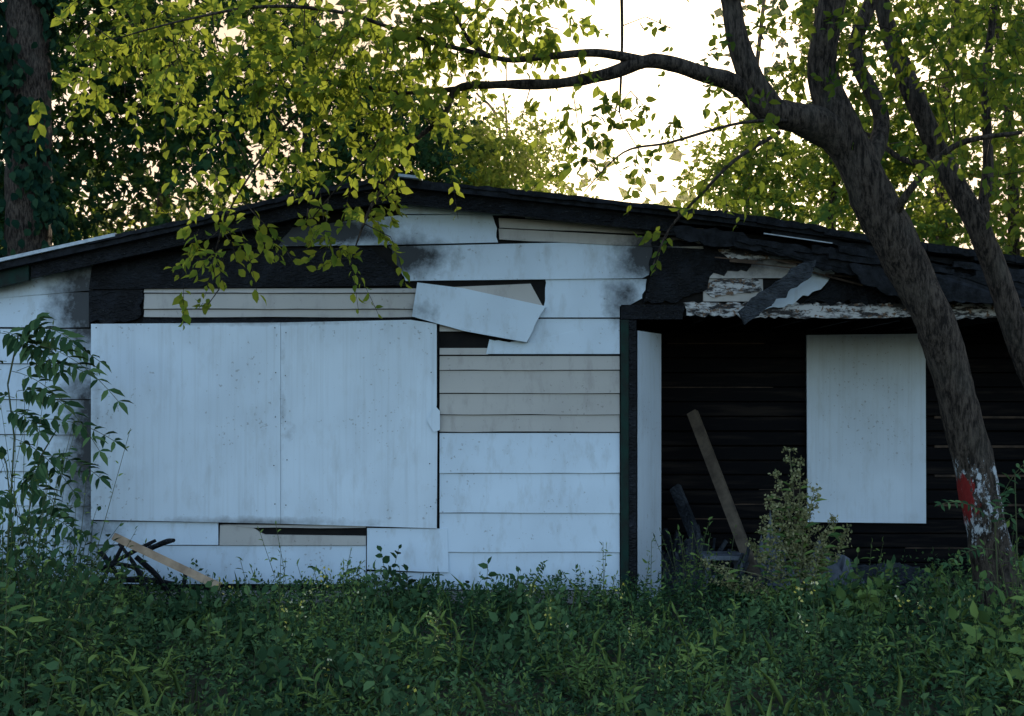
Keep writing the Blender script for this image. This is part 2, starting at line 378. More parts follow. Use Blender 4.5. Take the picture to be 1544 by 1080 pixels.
lap(a,[(1080,374),(1150,378),(1160,392),(1100,392)],(0,1,2,3),.008,base=.012)
a.obj("peeling_header_trim",M_peel,H)
a=Acc(); lo=rag(uv([(630,427),(700,436),(822,463),(808,487),(794,517),(700,500),(622,478)]),(2,3),.005)
a.prism(lo,lambda x,z:-.05-.05*max(0,(Z(430)-z))-.02*(x-X(630)),-.03); a.obj("loose_siding_board",M_white,H)
lo=rag(uv([(1113,470),(1140,446),(1205,398),(1230,392),(1222,418),(1160,462),(1122,490)],-.26),(0,1,3,4,5),.008)
a=Acc(); a.prism(lo,lambda x,z:-.28-.04*(Z(392)-z),-.25); a.obj("hanging_charred_board",M_char2,H)
a=Acc()
for i in range(22):
    u=random.uniform(1040,1540); v=rk(u)+random.uniform(22,60); L_=random.uniform(30,90); s_=random.uniform(.05,.3)
    a.beam(P(u,v,-.04-random.random()*.08),P(u+L_,v+L_*s_,-.04-random.random()*.08),.012,random.uniform(.006,.02))
a.obj("splintered_laths",M_oldplank,H)
a=Acc()
def sheet(pts,edges,b): 
    m=rag(uv(pts),edges,.003,.06); a.prism(m,lambda x,z:-.04-b-.006*mnoise.noise(Vector((x*1.1,0,z))),-.026-b)
sheet([(140,489),(424.6,487),(424.6,789),(140,783)],(),.0)
sheet([(425.2,487),(620,483),(659,489),(659,610),(655,628),(660,652),(659,796),(425.2,789)],(3,),.0)
a.prism(uv([(657,612),(664,620),(664,648),(655,652),(645,634)]),lambda x,z:-.06,-.055)
a.obj("window_board",M_board,H)
a=Acc()
for k in range(5):
    for u in (150,416,434,650):
        v=500+k*66+random.uniform(-6,6); c=P(u+random.uniform(-2,2),v); 
        a.add([(c.x+.005*math.cos(t*1.047),-.052,c.z+.005*math.sin(t*1.047)) for t in range(6)]+[(c.x,-.054,c.z)],[((t+1)%6,t,6) for t in range(6)])
a.obj("board_nails",M_hole,H)
a=Acc(); a.box(XL,X(934),-.01,.1,-.15,Z(891)); a.obj("foundation",M_beige,H)
BY=1.5
a=Acc(); a.box(X(936),XR,-.02,BY,-.25,-.04); a.obj("porch_slab",M_conc,H)
a=Acc(); a.box(X(936),XR-.1,.121,BY+.3,2.30,2.50)
for k in range(14): a.box(1.1+k*.4,1.14+k*.4,.13,BY,2.22,2.299)
a.box(X(936),XR-.1,BY+.07,BY+.2,-.1,2.299)
z=-.05; k=0
while z<2.29:
    h=.135; a.box(X(936),XR-.1,BY-.012-random.random()*.01,BY+.06,z,min(2.298,z+h-.012-random.random()*.008)); z+=h; k+=1
a.box(X(936)-.06,X(936),.13,BY,-.1,2.299)
a.box(XR-.25,XR-.11,.13,BY,-.1,2.299)
a.obj("porch_charred_interior",M_soot,H)
a=Acc()
for k in range(2,17):
    if random.random()<.5:
        x0=random.uniform(1.2,4.6); a.box(x0,x0+random.uniform(.3,1.1),BY-.0255,BY-.0125,k*.135-.062,k*.135-.054)
for k in range(4): a.box(3.9,6.2,BY-.04,BY-.0135,.60+k*.27,.620+k*.27)
a.obj("exposed_lath",M_oldplank,H)
a=Acc(); x0,x1=X(1213,BY),X(1391,BY); a.prism([(x0,Z(506,BY)),(x1,Z(504,BY)),(x1+.005,Z(788,BY)),(x0+.01,Z(786,BY))],lambda x,z:BY-.07-.01*x*.2,BY-.05); a.obj("porch_window_board",M_board,H)
a=Acc(); a.box(X(935.5),X(947),-.045,.10,-.05,Z(483)); a.obj("green_corner_trim",M_green,H)
a=Acc(); a.box(X(947)+.003,X(959),-.035,.12,-.05,Z(483)); a.obj("charred_jamb",M_char,H)
a=Acc(); d0=Vector((X(960)+.004,-.03,0)); d1=Vector((X(997,.45),.45,0)); dz0,dz1=-.06,Z(499)
v=[]
for zz in(dz0,dz1):
    v+= [(d0.x,d0.y,zz),(d1.x,d1.y,zz),(d1.x-.03,d1.y+.03,zz),(d0.x-.0,d0.y+.04,zz)]
a.add(v,[(0,3,2,1),(4,5,6,7),(0,1,5,4),(1,2,6,5),(2,3,7,6),(3,0,4,7)])
a.obj("open_door",M_board,H)

# ================= DEBRIS
D=empty("burned_chair_frame")
a=Acc()
for p,q,r in (((150,860,-.45),(235,815,-.35),.018),((165,875,-.5),(262,880,-.3),.02),((180,820,-.3),(225,905,-.55),.016),((205,840,-.6),(260,905,-.5),.018),
              ((150,830,-.3),(190,905,-.4),.02),((225,828,-.4),(262,815,-.6),.02),((170,850,-.6),(215,865,-.3),.015),((265,905,-.5),(280,860,-.4),.016),((190,812,-.4),(150,880,-.6),.014)):
    tube(a,[P(*p),(P(*p)+P(*q))/2+Vector((.02,.01,.015)),P(*q)],[r*1.1,r,r*.9],7,4,.2)
a.obj("charred_legs",M_char,D)
D2=Acc(); D2.beam(P(172,809,-.62),P(330,884,-.85),.035,.055,.3); D2.obj("pine_plank",M_plank)
Q=Acc(); Q.beam(P(1044,622,1.2),P(1153,905,.35),.06,.09,.5); Q.obj("leaning_timber",M_lean)
Q=Acc(); Q.beam(P(1018,735,1.2),P(1078,880,.6),.05,.10,.5); Q.beam(P(1000,800,1.0),P(1040,890,.7),.04,.07,.2); Q.beam(P(1110,870,.4),P(1300,885,.6),.05,.05); Q.obj("charred_beam",M_char2)
D=empty("charred_stool"); a=Acc(); sx,sy=X(1088,.5),.5
a.box(sx-.17,sx+.17,sy-.15,sy+.15,.26,.295)
for i in(-1,1):
    for j in(-1,1): a.beam((sx+i*.17,sy+j*.15,-.04),(sx+i*.13,sy+j*.11,.26),.03,.03)
a.box(sx-.14,sx+.14,sy-.13,sy-.11,.10,.13); a.obj("seat_and_legs",M_tarp,D)
a=Acc()
def heap(acc,cx,cy,rx,ry,h,seed,n=22):
    v=[];f=[]
    for j in range(n+1):
        for i in range(n+1):
            s,t=i/n*2-1,j/n*2-1; r=min(1,math.hypot(s,t)); q=Vector((s*3+seed,t*3,seed))
            z=h*(1-r**2)*(.55+.9*abs(mnoise.noise(q))+.5*mnoise.noise(q*2.3)); v.append((cx+s*rx,cy+t*ry,-.045+max(0,z)))
    for j in range(n):
        for i in range(n):
            b=j*(n+1)+i; f.append((b,b+1,b+n+2,b+n+1))
    acc.add(v,f)
heap(a,X(1235,.4),.45,.46,.3,.42,3.1); heap(a,X(1165,.5),.6,.2,.2,.5,5.5); a.obj("crumpled_tarp",M_tarp,None,False)
a=Acc(); heap(a,X(1040,.6),.8,.38,.4,.48,8.2,30); heap(a,X(1300,.8),.9,.9,.4,.22,1.2,30)
for i in range(110):
    u=random.uniform(1.25,3.6); y=random.uniform(.05,1.2); t=random.uniform(0,3.14); L_=random.uniform(.05,.3); z=random.uniform(-.02,.22 if u<2 else .06)
    a.beam((u,y,z),(u+L_*math.cos(t),y+L_*math.sin(t),z+random.uniform(-.03,.18 if u<2 else .06)),.02,random.uniform(.01,.04))
a.obj("rubble_pile",M_char2)

# ================= LEANING TREE
T1=empty("leaning_tree"); a=Acc(); sk=[]
def limb(pts,rad,sides=10,seed=0,acc=None,sub=6,rough=.07,store=None):
    C_,R_=tube(acc if acc is not None else a,[P(*p) for p in pts],rad,sides,sub,rough,seed)
    (sk if store is None else store).extend(C_); return C_
yT=-1.5
limb([(1530,985,yT),(1512,900,yT),(1488,800,yT),(1468,700,yT),(1444,600,yT),(1415,500,yT),(1380,420,yT),(1340,345,yT),(1302,265,yT),(1262,180,yT-.0),(1240,100,yT),(1255,0,yT-.1),(1280,-160,yT-.2)],
     [.20,.165,.135,.128,.125,.125,.132,.145,.14,.115,.10,.085,.06],18,1,rough=.10)
limb([(1318,300,yT),(1268,212,yT-.02),(1215,182,yT-.1),(1165,168,yT-.15),(1110,128,yT-.2),(1060,112,yT-.25),(985,92,yT-.3),(915,112,yT-.3),(840,126,yT-.3),(750,128,yT-.25),(690,134,yT-.2),(668,175,yT-.2),(618,220,yT-.2),(592,262,yT-.2),(558,315,yT-.2),(536,372,yT-.25)],
     [.10,.12,.10,.085,.065,.055,.045,.038,.033,.028,.024,.018,.014,.011,.009,.005],12,2,rough=.11)
limb([(1172,172,yT-.15),(1135,120,yT-.2),(1112,60,yT-.2),(1098,-10,yT-.2),(1060,-120,yT-.3)],[.08,.075,.068,.06,.04],10,3)
limb([(975,93,yT-.3),(900,80,yT-.35),(820,86,yT-.4),(760,90,yT-.4),(715,70,yT-.4),(690,30,yT-.5),(650,-40,yT-.5)],[.032,.026,.022,.018,.014,.010,.006],8,4)
limb([(690,134,yT-.2),(600,140,yT-.2),(500,120,yT-.1),(420,130,yT),(340,90,yT),(250,60,yT)],[.018,.013,.010,.008,.006,.003],7,5)
limb([(760,90,yT-.4),(640,60,yT-.5),(520,20,yT-.6),(400,10,yT-.6),(280,30,yT-.7),(170,60,yT-.7)],[.016,.014,.012,.010,.007,.003],7,6)
limb([(1175,200,yT-.2),(1110,240,yT-.4),(1060,290,yT-.5),(1010,345,yT-.5),(985,400,yT-.5)],[.016,.012,.010,.007,.003],6,7)
limb([(1215,182,yT-.1),(1120,185,yT-.4),(1010,215,yT-.5),(940,230,yT-.6),(880,290,yT-.6)],[.014,.010,.008,.006,.003],6,8)
limb([(1302,265,yT),(1330,180,yT+.2),(1290,80,yT+.3),(1320,-20,yT+.3),(1330,-150,yT+.3)],[.07,.055,.05,.045,.03],9,9)
limb([(1340,345,yT),(1370,290,yT-.2),(1440,220,yT-.3),(1540,200,yT-.4)],[.05,.025,.02,.012],7,10)
limb([(520,120,yT-.1),(440,180,yT-.2),(380,260,yT-.3),(340,330,yT-.3),(320,400,yT-.3)],[.010,.008,.007,.005,.003],6,11)
limb([(936,-60,yT+.1),(938,60,yT+.1),(934,170,yT+.1)],[.012,.010,.006],6,12)
limb([(600,140,yT-.2),(560,230,yT-.3),(520,270,yT-.3),(470,330,yT-.3)],[.008,.007,.005,.003],6,13)
a.obj("trunk_and_limbs",M_barkp,T1,True)
SK=np.array([tuple(p) for p in sk])
def canopy(parent,clusters,mat,skel,leaf=.085,nl=9,T=T_DET,ln=.30,droop=.45,twig=True,name="leaves",flat=.6,ldroop=.35,feed=True,wr=.8):
    O=[];Dd=[];S_=[];f0=[];f1=[]
    for (u,v,ru,rv,y,ry,n_) in clusters:
        cs=rng.uniform(0,1)
        c=np.array(P(u,v,y)); s=(9+y)/FP
        q=rng.normal(0,.5,(n_,3)); q=q/np.maximum(1,np.linalg.norm(q,axis=1,keepdims=True)/1.25)
        o=c+q*np.array([ru*s,ry,rv*s]); O.append(o)
        d=rng.normal(0,.6,(n_,3))+q*.5+np.array([0,0,-.15]); Dd.append(d); S_.append(np.clip(cs*.5+rng.uniform(0,.6,n_),0,1))
        if feed:
            for i in range(max(1,n_//9)):
                e=o[rng.integers(n_)]; k=np.argmin(np.linalg.norm(skel-e,axis=1)); b=skel[k]
                if np.linalg.norm(b-e)<2.2:
                    m=(b+e)/2+np.array([0,0,.06])+rng.normal(0,.04,3); f0+= [b,m]; f1+=[m,e]
    O=np.concatenate(O);Dd=np.concatenate(Dd);S_=np.concatenate(S_); lens=rng.uniform(.6,1.2,len(O))*ln
    p,d,n_,L,Wd,sh,seg=sprigs(O,Dd,lens,nl,leaf,droop,flat,wr,S_,ldroop=ldroop)
    leaves(name,p,d,n_,L,Wd,sh,mat,parent,T)
    if twig:
        N=len(seg[0]); r0=np.full(N,leaf*.024); 
        if f0:
            A=np.concatenate([seg[0],np.array(f0)]);Bq=np.concatenate([seg[1],np.array(f1)]); r0=np.concatenate([r0,np.full(len(f0),leaf*.05)])
        else: A,Bq=seg
        sticks(name+"_twigs",A,Bq,r0,r0*.7,M_bark,parent)
yc=yT-.3
cl=[]
for (u,v,ru,rv,n_) in [(170,60,60,50,12),(215,25,70,40,16),(190,150,45,45,6),(260,120,60,60,14),(250,60,60,50,18),(300,20,80,40,24),(330,80,70,50,24),(400,30,80,45,28),(420,110,70,50,22),(360,170,60,45,11),
    (480,60,80,50,28),(510,140,70,45,22),(460,200,60,45,12),(560,30,80,45,30),(580,100,70,50,28),(620,170,60,45,20),(560,220,60,45,14),(640,40,80,50,30),(690,90,50,40,16),(710,20,70,35,24),(770,25,60,30,18),
    (830,20,60,25,12),(540,290,45,40,8),(500,350,45,35,5),(530,385,35,22,3),(350,290,45,40,5),(335,335,50,30,8),(325,390,35,35,5),(300,430,22,25,2),(400,350,35,25,2),(455,330,35,25,2),(570,340,40,20,2),(610,290,35,25,2),(560,180,60,40,12),
    (870,60,50,40,4),(780,200,40,30,2),(640,230,50,30,4),(100,90,50,60,4)]:
    cl.append((u,v,ru,rv,yc+random.uniform(-.5,.4),.35,n_))
canopy(T1,cl,M_leafY,SK,.088,9,T_DET,.26,.5,True,"sun_tinted_leaves")
cl=[]
for (u,v,ru,rv,n_) in [(870,165,45,35,6),(900,200,55,35,7),(860,250,35,30,2),(960,230,45,35,5),(1010,190,50,40,7),(1060,150,40,30,5),(1010,340,22,25,3),(1020,300,30,30,2),(1150,110,60,40,8),(1180,60,60,50,12),(1060,40,50,30,4),
    (1230,20,80,40,16),(1330,60,80,50,18),(1420,40,90,50,20),(1500,60,70,60,20),(1450,130,80,50,14),(1360,150,70,50,10),(1520,170,50,60,11),(1200,140,60,40,8),(1280,110,50,40,7),(990,30,50,30,3),(1090,250,50,40,4),(1150,225,50,30,5),(1400,250,60,50,5),(1500,290,60,50,5),(1230,260,50,30,3)]:
    cl.append((u,v,ru,rv,yc+random.uniform(-.4,.9),.4,n_))
canopy(T1,cl,M_leafR,SK,.088,8,T_DET,.26,.4,True,"shade_tinted_leaves")  # same crown in the darker leaf colour, standing for shade
cl=[(random.uniform(100,1700),random.uniform(-420,-90),110,70,yc+random.uniform(-.6,1.2),.6,8) for i in range(28)]
canopy(T1,cl,M_leafR,SK,.095,7,T_SIM,.28,.4,False,"crown_leaves",feed=False)

# ================= second tree
T2=empty("young_tree"); a=Acc(); sk2=[]
limb([(1700,1010,-1.2),(1640,800,-1.2),(1580,620,-1.2),(1530,500,-1.2),(1500,405,-1.2),(1472,335,-1.2),(1425,250,-1.1),(1380,150,-1.1),(1345,60,-1),(1320,-40,-1),(1300,-160,-1)],[.11,.10,.09,.085,.082,.08,.075,.07,.06,.05,.04],12,21,store=sk2)
limb([(1478,345,-1.2),(1490,250,-1.1),(1486,130,-1.1),(1500,0,-1.1),(1510,-120,-1)],[.05,.035,.03,.022,.015],8,22,store=sk2)
limb([(1425,250,-1.1),(1360,240,-.8),(1300,200,-.6),(1220,210,-.5)],[.03,.022,.015,.008],7,23,store=sk2)
a.obj("trunk_and_limbs",M_bark,T2,True); SK2=np.array([tuple(p) for p in sk2])
cl=[(u,v,70,50,random.uniform(-1.2,.4),.4,n_) for (u,v,n_) in [(1380,60,12),(1460,110,12),(1530,90,12),(1420,180,10),(1500,220,9),(1560,160,14),(1540,300,8),(1330,200,6),(1280,40,8),(1590,250,14),(1600,60,16),(1440,-40,20),(1560,-60,20)]]
canopy(T2,cl,M_leafR,SK2,.085,8,T_DET,.26,.4,True,"leaves")

# ================= ivy covered tree at left
T3=empty("ivy_covered_tree"); a=Acc(); sk3=[]
limb([(36,1010,8),(38,600,8),(42,400,8),(44,250,8),(42,100,8),(40,-40,8),(38,-260,8.2)],[.42,.36,.34,.33,.32,.30,.26],16,31,store=sk3,rough=.06)
limb([(42,-60,8),(160,-200,8),(320,-300,8)],[.16,.1,.06],8,32,store=sk3); limb([(42,-20,8),(-100,-200,8.4)],[.14,.08],8,33,store=sk3)
a.obj("trunk",M_bark,T3,True)
N=4200; t=rng.uniform(0,1,N); zz=-.0+t*9; ang=rng.uniform(-math.pi,0.0,N)*1.15+.2; cx=X(40,8); 
keep=(np.sin(zz*1.9+ang*2)+rng.normal(0,.6,N)>(-.3+.16*zz*.5)); 
r=.36+np.abs(rng.normal(0,.10,N))+.10*(zz<4.5)
pos=np.stack([cx+r*np.cos(ang),8+r*np.sin(ang),zz],1)[keep]; an=ang[keep]; k=len(pos)
out=np.stack([np.cos(an),np.sin(an),np.full(k,.35)],1)
leaves("ivy_leaves",pos,np.stack([rng.normal(0,.5,k),rng.normal(0,.3,k),np.full(k,-1.)],1),out+rng.normal(0,.35,(k,3)),rng.uniform(.12,.19,k),rng.uniform(.11,.16,k),rng.uniform(0,1,k),M_ivy,T3,T_DET)

# ================= distant trees
T4=empty("distant_trees")
def mass(cl,mat,leaf,name,n_l=8,ln=.7,T=T_LOBE):
    canopy(T4,cl,mat,np.zeros((1,3)),leaf,n_l,T,ln,.3,False,name,feed=False)
cl=[]
for i in range(140):
    u=random.uniform(-350,500); v=random.uniform(-120,400)
    if u>380 and v<200+ (u-380)*.2 and random.random()<.4: continue
    if 20>u>-60 and v<90: continue
    y=random.uniform(9.5,13); cl.append((u,v,60,50,y,.8,21))
mass(cl,M_leafD,.21,"dark_maple_foliage")
cl=[]
for i in range(60):
    u=random.uniform(-350,560); v=random.uniform(-120,420)
    cl.append((u,v,70,60,random.uniform(15,18),.8,11))
for i in range(46):
    u=random.uniform(1130,1900); v=random.uniform(-100,420)
    cl.append((u,v,70,60,random.uniform(15,18),.8,8))
mass(cl,M_leafD,.36,"deep_foliage",7,.9,T_SIM)
cl=[]
for i in range(34):
    u=random.uniform(460,660); v=random.uniform(100,300); cl.append((u,v,50,35,random.uniform(10,14),.7,20))
mass(cl,M_leafD,.16,"dark_shrub_foliage")
cl=[]
for i in range(64):
    u=random.gauss(720,62); v=random.uniform(185,320)+abs(u-720)*.15; cl.append((u,v,45,22,random.uniform(12,17),.6,20))
for i in range(30):
    u=random.uniform(70,420); v=random.uniform(325,420); cl.append((u,v,45,22,random.uniform(9,12),.6,16))
for i in range(28):
    u=random.uniform(1060,1400); v=random.uniform(200,330); cl.append((u,v,45,30,random.uniform(9,12),.6,14))
mass(cl,M_leafY,.15,"sun_tinted_shrub_foliage",T=T_SIM)
cl=[]
for i in range(140):
    u=random.uniform(1040,1850); v=random.uniform(-120,420)
    if u<1200 and v<170: continue
    if u<1350 and v<120 and random.random()<.6: continue
    cl.append((u,v,60,45,random.uniform(8.5,14),.8,18))
mass(cl,M_leafR,.18,"right_tree_foliage")
cl=[(random.uniform(-2500,4200),random.uniform(330,560),200,80,random.uniform(34,42),2,24) for i in range(110)]
mass(cl,M_leafR,.8,"far_treeline",6,2.2,T_SIM)
a=Acc()
for (u,y,r) in [(230,14,.16),(460,14,.14),(740,20,.06),(765,22,.05),(1120,14,.08),(1240,11,.10),(1420,13,.16),(1530,12,.12),(1700,12,.2),(-120,11,.25),(-300,12,.25)]:
    tp=-60 if u not in(740,765) else 140
    uu=u; limb([(uu,700,y),(uu+random.uniform(-10,10),400,y),(uu+random.uniform(-25,25),200,y),(uu+random.uniform(-40,40),tp,y)],[r,r*.9,r*.7,r*.4],8,u,store=[])
a.obj("trunks",M_bark,T4,True)

# ================= GROUND COVER
def hmap(x,y):
    h=.21+.05*np.sin(x*2.1+y)+.05*np.sin(x*4.7-y*3)+.04*np.sin(x*9+y*5)
    h=h+.62*np.clip((-3.15-.36*y-x)/.5,0,1)*np.where(y<-1.0,1,.6)+.25*np.clip((x-2.6-.2*y)/.8,0,1)
    h=h+.12*np.exp(-((x+.9)/.6)**2-((y+.7)/.5)**2)
    return np.maximum(h,.12)
Wd_=empty("weeds")
def weedfield(N,xr,yr,hs,nl,leaf,mat,name,wr=.6,lean=.35,T=T_SIM,hmul=1,clump=None,nn0=(0,-.25,.8),stems=True,csp=.14):
    x=rng.uniform(*xr,N); y=rng.uniform(*yr,N); cm=1.; cs=0
    if clump: 
        c=rng.uniform(0,1,(clump,2))*[xr[1]-xr[0],yr[1]-yr[0]]+[xr[0],yr[0]]; k=rng.integers(0,clump,N); x=c[k,0]+rng.normal(0,csp,N); y=np.minimum(c[k,1]+rng.normal(0,csp*.85,N),yr[1]); cm=rng.uniform(.65,1.35,clump)[k]; cs=rng.uniform(-.4,.4,clump)[k]
    h=hmap(x,y)*rng.uniform(.6,1.25,N)*hmul*cm
    o=np.stack([x,y,np.zeros(N)],1); d=np.stack([rng.normal(0,lean,N),rng.normal(0,lean,N),np.ones(N)],1)
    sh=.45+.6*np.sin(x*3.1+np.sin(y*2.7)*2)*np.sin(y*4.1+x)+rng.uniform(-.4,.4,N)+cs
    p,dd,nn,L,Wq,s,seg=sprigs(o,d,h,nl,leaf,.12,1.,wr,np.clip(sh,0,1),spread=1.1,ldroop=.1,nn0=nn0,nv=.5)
    leaves(name,p,dd,nn,L,Wq,s,mat,Wd_,T)
    if stems: sticks(name+"_stems",seg[0],seg[1],np.full(len(seg[0]),.0024),np.full(len(seg[0]),.0016),M_stem,Wd_)
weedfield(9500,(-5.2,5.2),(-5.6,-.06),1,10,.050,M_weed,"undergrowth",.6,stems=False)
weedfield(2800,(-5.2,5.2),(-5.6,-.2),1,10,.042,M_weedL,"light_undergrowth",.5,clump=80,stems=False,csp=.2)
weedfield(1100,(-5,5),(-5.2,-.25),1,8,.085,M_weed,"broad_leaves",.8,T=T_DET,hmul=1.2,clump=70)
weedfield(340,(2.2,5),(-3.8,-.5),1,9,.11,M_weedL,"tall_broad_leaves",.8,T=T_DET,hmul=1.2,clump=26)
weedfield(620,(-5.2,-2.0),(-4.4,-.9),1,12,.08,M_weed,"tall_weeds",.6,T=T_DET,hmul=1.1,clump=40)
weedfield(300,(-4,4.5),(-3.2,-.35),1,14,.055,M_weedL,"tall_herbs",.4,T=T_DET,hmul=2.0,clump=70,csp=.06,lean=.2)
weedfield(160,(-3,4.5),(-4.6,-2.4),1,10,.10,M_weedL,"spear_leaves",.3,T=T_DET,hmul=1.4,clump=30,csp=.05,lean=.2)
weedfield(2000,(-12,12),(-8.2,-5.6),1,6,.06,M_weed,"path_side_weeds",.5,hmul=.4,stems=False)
N=1500; x=rng.uniform(-5.3,5.3,N); y=rng.uniform(-5.6,-.1,N); L=rng.uniform(.12,.34,N)
dd=np.stack([rng.normal(0,.5,N),rng.normal(0,.5,N),np.ones(N)],1)
gr=leaves("grass",np.stack([x,y,np.zeros(N)],1),dd,np.stack([rng.normal(0,1,N),rng.normal(0,1,N),np.full(N,.2)],1),L,L*.03,rng.uniform(.2,1,N),M_weedL,None,T_DET)
Q0=[];Q1=[];FP_=[]
SPK=[(470,875,-1.2),(490,860,-1.4),(455,905,-2),(650,925,-2.2),(660,960,-2.4),(545,900,-1.8),(110,905,-2.3),(590,1040,-3.4),(620,1040,-3.5),(495,990,-3),(1205,880,-2.2),(1210,930,-2.4),(850,940,-2.2),(350,880,-1),(800,880,-.8),(1000,1000,-3)]
SPK+=[(random.uniform(150,1500),random.uniform(870,960),random.uniform(-2.4,-1)) for i in range(16)]
for (u,v,y) in SPK:
    t_=np.array(P(u,v,y)); b=np.array([t_[0]+random.uniform(-.06,.06),y,0]); m=(t_+b)/2+[.015,0,0]; Q0+=[b,m];Q1+=[m,t_]
    for k in range(9): FP_.append(t_+rng.normal(0,.018,3)-[0,0,k*.012])
sticks("stalks",np.array(Q0),np.array(Q1),np.full(len(Q0),.003),np.full(len(Q0),.0018),M_stem,Wd_)
k=len(FP_); leaves("flowers",np.array(FP_),rng.normal(0,1,(k,3)),rng.normal(0,1,(k,3)),np.full(k,.024),np.full(k,.022),rng.uniform(0,1,k),M_flower,Wd_,T_SIM)

# ================= tall seeding weed by the porch
S_=empty("goldenrod_plant"); y0=-.55
base=np.array(P(1205,930,y0)); base[2]=0; stems0=[];stems1=[];LO=[];LD=[]; SP=[]
for (u,v) in [(1190,680),(1172,720),(1228,740),(1148,785),(1255,785),(1207,700),(1280,800),(1130,820),(1215,770),(1185,755),(1240,830),(1160,755),(1060,850),(1085,880)]:
    t_=np.array(P(u,v,y0+random.uniform(-.12,.12))); pts=[base*(1-s)+t_*s+np.array([(t_[0]-base[0])*.25*math.sin(s*3.14)*-1,0,.05*math.sin(s*3.14)]) for s in np.linspace(0,1,7)]
    for p,q in zip(pts,pts[1:]): stems0.append(p);stems1.append(q)
    for s in np.linspace(.4,1,9):
        c=base*(1-s)+t_*s
        for j in range(2):
            e=c+np.array([random.uniform(-.13,.13),random.uniform(-.1,.1),random.uniform(.02,.10)])*(1.3-s); stems0.append(c);stems1.append(e)
            for m in range(14): SP.append(c+(e-c)*random.uniform(.3,1.1)+rng.normal(0,.014,3))
    for s in np.linspace(.15,.9,12): LO.append(base*(1-s)+t_*s); LD.append([random.uniform(-1,1),random.uniform(-1,1),.2])
sticks("stems",np.array(stems0),np.array(stems1),np.full(len(stems0),.004),np.full(len(stems0),.0025),M_straw,S_)
k=len(SP); leaves("seed_heads",np.array(SP),rng.normal(0,1,(k,3)),rng.normal(0,1,(k,3)),np.full(k,.026),np.full(k,.025),rng.uniform(0,1,k),M_seed,S_,T_SIM)
k=len(LO); leaves("leaves",np.array(LO),np.array(LD),np.tile([0,-.6,1.],(k,1)),np.full(k,.12),np.full(k,.045),rng.uniform(0,1,k),M_weedL,S_,T_DET)

# ================= pinnate saplings
def sapling(name,stems,fronds,y0):
    E=empty(name); A0=[];A1=[];RR=[];p_=[];d_=[];n_=[];L_=[]
    for pts,r in stems:
        for p,q in zip(pts,pts[1:]): A0.append(P(*p));A1.append(P(*q));RR.append(r)
    for (o,e,Lf,npair) in fronds:
        o=Vector(P(*o)); e=Vector(P(*e)); mid=(o+e)/2+Vector((0,0,.25*(e-o).length)); prev=o
        for i in range(1,npair+1):
            t=i/npair; c=o*(1-t)**2+mid*2*t*(1-t)+e*t*t; A0.append(prev);A1.append(c);RR.append(.0028)
            ax=(c-prev).normalized(); sd=ax.cross(Vector((random.uniform(-.15,.15),-.55,.85))).normalized(); sz=Lf*(1-.45*abs(t-.45))
            for s in(-1,1):
                if i<2: continue
                p_.append(c); d_.append(sd*s+ax*.35+Vector((random.uniform(-.2,.2),0,-.25+random.uniform(-.3,.15)))); n_.append(Vector((0,-.6,.8))+Vector((random.gauss(0,.35),random.gauss(0,.3),0))); L_.append(sz*random.uniform(.75,1.1))
            prev=c
        p_.append(prev);d_.append(ax);n_.append(Vector((0,-.5,1)));L_.append(Lf*.8)
    ar=lambda l:np.array([tuple(q) for q in l]); k=len(p_); L_=np.array(L_); RR=np.array(RR)
    sticks("stems",ar(A0),ar(A1),RR,RR*.85,M_stem,E); leaves("leaflets",ar(p_),ar(d_),ar(n_),L_,L_*.46,rng.uniform(.1,.9,k),M_weed,E,T_DET)
y=-1.1
fr=[]
for (o,e) in [((30,520),(178,605)),((25,500),(110,515)),((20,510),(90,560)),((15,505),(-60,520)),((18,560),(150,680)),((22,600),(-50,620)),((18,640),(172,665)),((15,660),(110,740)),((12,680),(-40,700)),((30,520),(60,480)),((20,720),(90,770)),((25,590),(95,610)),((60,690),(150,720)),((10,545),(-70,590)),((25,560),(125,560)),((30,510),(150,545)),((5,500),(50,535)),((10,620),(60,650)),((20,740),(-30,790)),((30,780),(110,800)),((70,690),(40,740))]:
    fr.append(((o[0],o[1],y),(e[0],e[1],y+random.uniform(-.35,.25)),.15,10))
sapling("tree_of_heaven_sapling",[([(10,950,y),(14,800,y),(22,660,y),(12,580,y),(28,505,y)],.008),([(-10,950,y),(40,790,y),(60,690,y),(90,640,y)],.006),([(30,900,y),(10,700,y),(-30,600,y)],.006)],fr,y)
y=-.25; fr=[]
for (o,e) in [((500,890),(470,855)),((500,890),(540,858)),((505,890),(580,880)),((620,895),(585,862)),((620,895),(660,868)),((800,900),(750,868)),((800,900),(850,866)),((800,895),(820,850)),((620,895),(690,882)),((500,890),(440,880))]:
    fr.append(((o[0],o[1],y),(e[0],e[1],y-random.uniform(0,.25)),.065,9))
sapling("pinnate_weed",[([(500,930,y),(500,890,y)],.004),([(620,930,y),(620,893,y)],.004),([(800,930,y),(800,897,y)],.004)],fr,y)
y=-1.9; fr=[]
for (o,e) in [((1490,800),(1544,700)),((1500,790),(1420,760)),((1500,800),(1600,760)),((1500,830),(1430,850)),((1500,810),(1520,740)),((1505,850),(1580,860)),((1530,720),(1590,690)),((1510,880),(1440,900)),((1510,900),(1600,930))]:
    fr.append(((o[0],o[1],y),(e[0],e[1],y-random.uniform(-.1,.25)),.07,8))
sapling("sapling_shrub",[([(1505,1050,y),(1505,900,y),(1500,790,y)],.006),([(1540,1050,y),(1530,720,y)],.005)],fr,y)

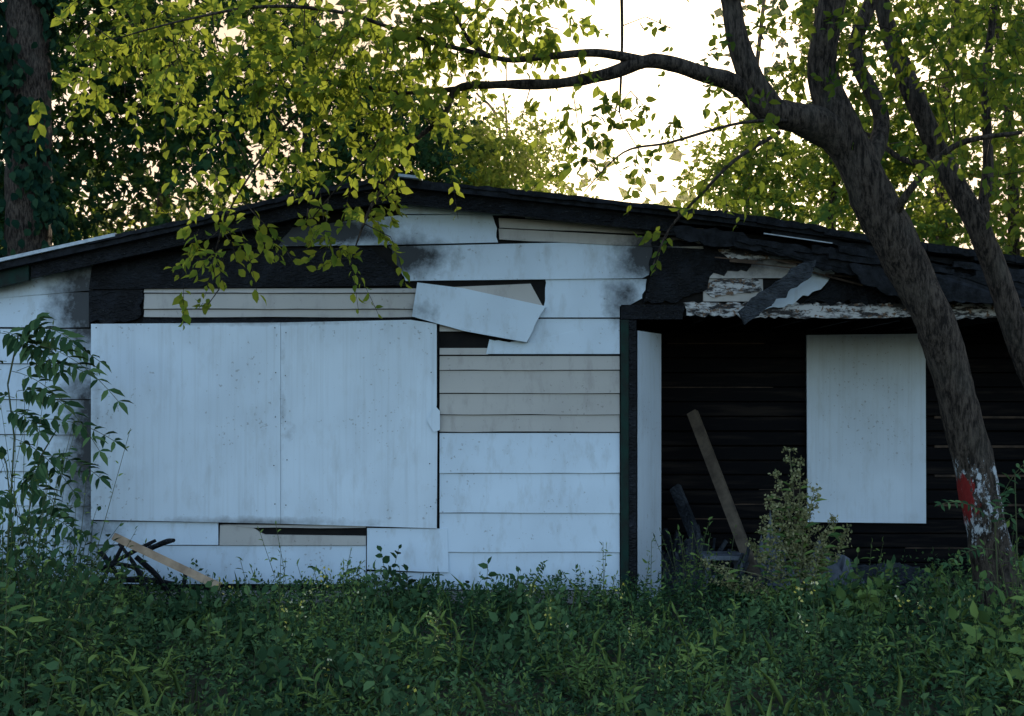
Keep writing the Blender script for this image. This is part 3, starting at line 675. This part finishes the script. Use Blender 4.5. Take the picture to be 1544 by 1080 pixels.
# ================= EVENING HAZE (warm scattering box added behind the house for the sun's glow)
hm=bpy.data.materials.new("sun_glow_haze"); hm.use_nodes=True; ht=hm.node_tree; ht.nodes.clear()
ho=ht.nodes.new('ShaderNodeOutputMaterial'); vs_=ht.nodes.new('ShaderNodeVolumeScatter'); vs_.inputs['Color'].default_value=(1,.88,.66,1); vs_.inputs['Density'].default_value=.0016; vs_.inputs['Anisotropy'].default_value=.74; ht.links.new(vs_.outputs[0],ho.inputs['Volume'])
a=Acc(); a.box(-30,30,8.2,32,-.5,16); a.obj("haze",hm)

# ================= LIGHT, SKY, CAMERA
w=bpy.data.worlds.new("World"); sc.world=w; w.use_nodes=True; nt=w.node_tree; nt.nodes.clear()
def wn(t,**k):
    n=nt.nodes.new(t)
    for a_,b_ in k.items(): setattr(n,a_,b_)
    return n
sky=wn('ShaderNodeTexSky'); sky.sky_type='NISHITA'; sky.sun_disc=False; sky.sun_elevation=EL; sky.sun_rotation=AZ; sky.air_density=1.0; sky.dust_density=3.0; sky.ozone_density=1.0
sc_=wn('ShaderNodeVectorMath',operation='SCALE'); nt.links.new(sky.outputs[0],sc_.inputs[0]); sc_.inputs['Scale'].default_value=.53
tc=wn('ShaderNodeTexCoord'); dt=wn('ShaderNodeVectorMath',operation='DOT_PRODUCT'); nt.links.new(tc.outputs['Generated'],dt.inputs[0]); dt.inputs[1].default_value=S
def mr(a0,a1):
    m=wn('ShaderNodeMapRange'); m.interpolation_type='SMOOTHSTEP'; m.inputs[1].default_value=a0; m.inputs[2].default_value=a1; nt.links.new(dt.outputs['Value'],m.inputs[0]); return m.outputs[0]
m1=wn('ShaderNodeMix',data_type='RGBA'); nt.links.new(mr(.45,.93),m1.inputs[0]); nt.links.new(sc_.outputs[0],m1.inputs[6]); m1.inputs[7].default_value=(1.25,.96,.68,1)
m2=wn('ShaderNodeMix',data_type='RGBA'); nt.links.new(mr(.955,.998),m2.inputs[0]); nt.links.new(m1.outputs[2],m2.inputs[6]); m2.inputs[7].default_value=(3.2,2.6,1.8,1)
bg=wn('ShaderNodeBackground'); bg.inputs[1].default_value=1.0; ow=wn('ShaderNodeOutputWorld'); nt.links.new(m2.outputs[2],bg.inputs[0]); nt.links.new(bg.outputs[0],ow.inputs[0])
sd=bpy.data.lights.new("sun",'SUN'); sd.energy=5; sd.angle=math.radians(.5); sd.color=(1,.84,.62); so=bpy.data.objects.new("sun",sd); sc.collection.objects.link(so)
so.rotation_euler=S.to_track_quat('Z','Y').to_euler(); so.location=(5,20,12)
cd=bpy.data.cameras.new("camera"); cd.sensor_width=36; cd.lens=FP*36/1544; cd.shift_y=60/1544; cd.clip_end=1000; co=bpy.data.objects.new("camera",cd); sc.collection.objects.link(co)
co.location=(0,-9,1.6); co.rotation_euler=(math.pi/2,0,0); sc.camera=co
sc.view_settings.view_transform='Standard'; sc.view_settings.look='None'; sc.view_settings.exposure=0
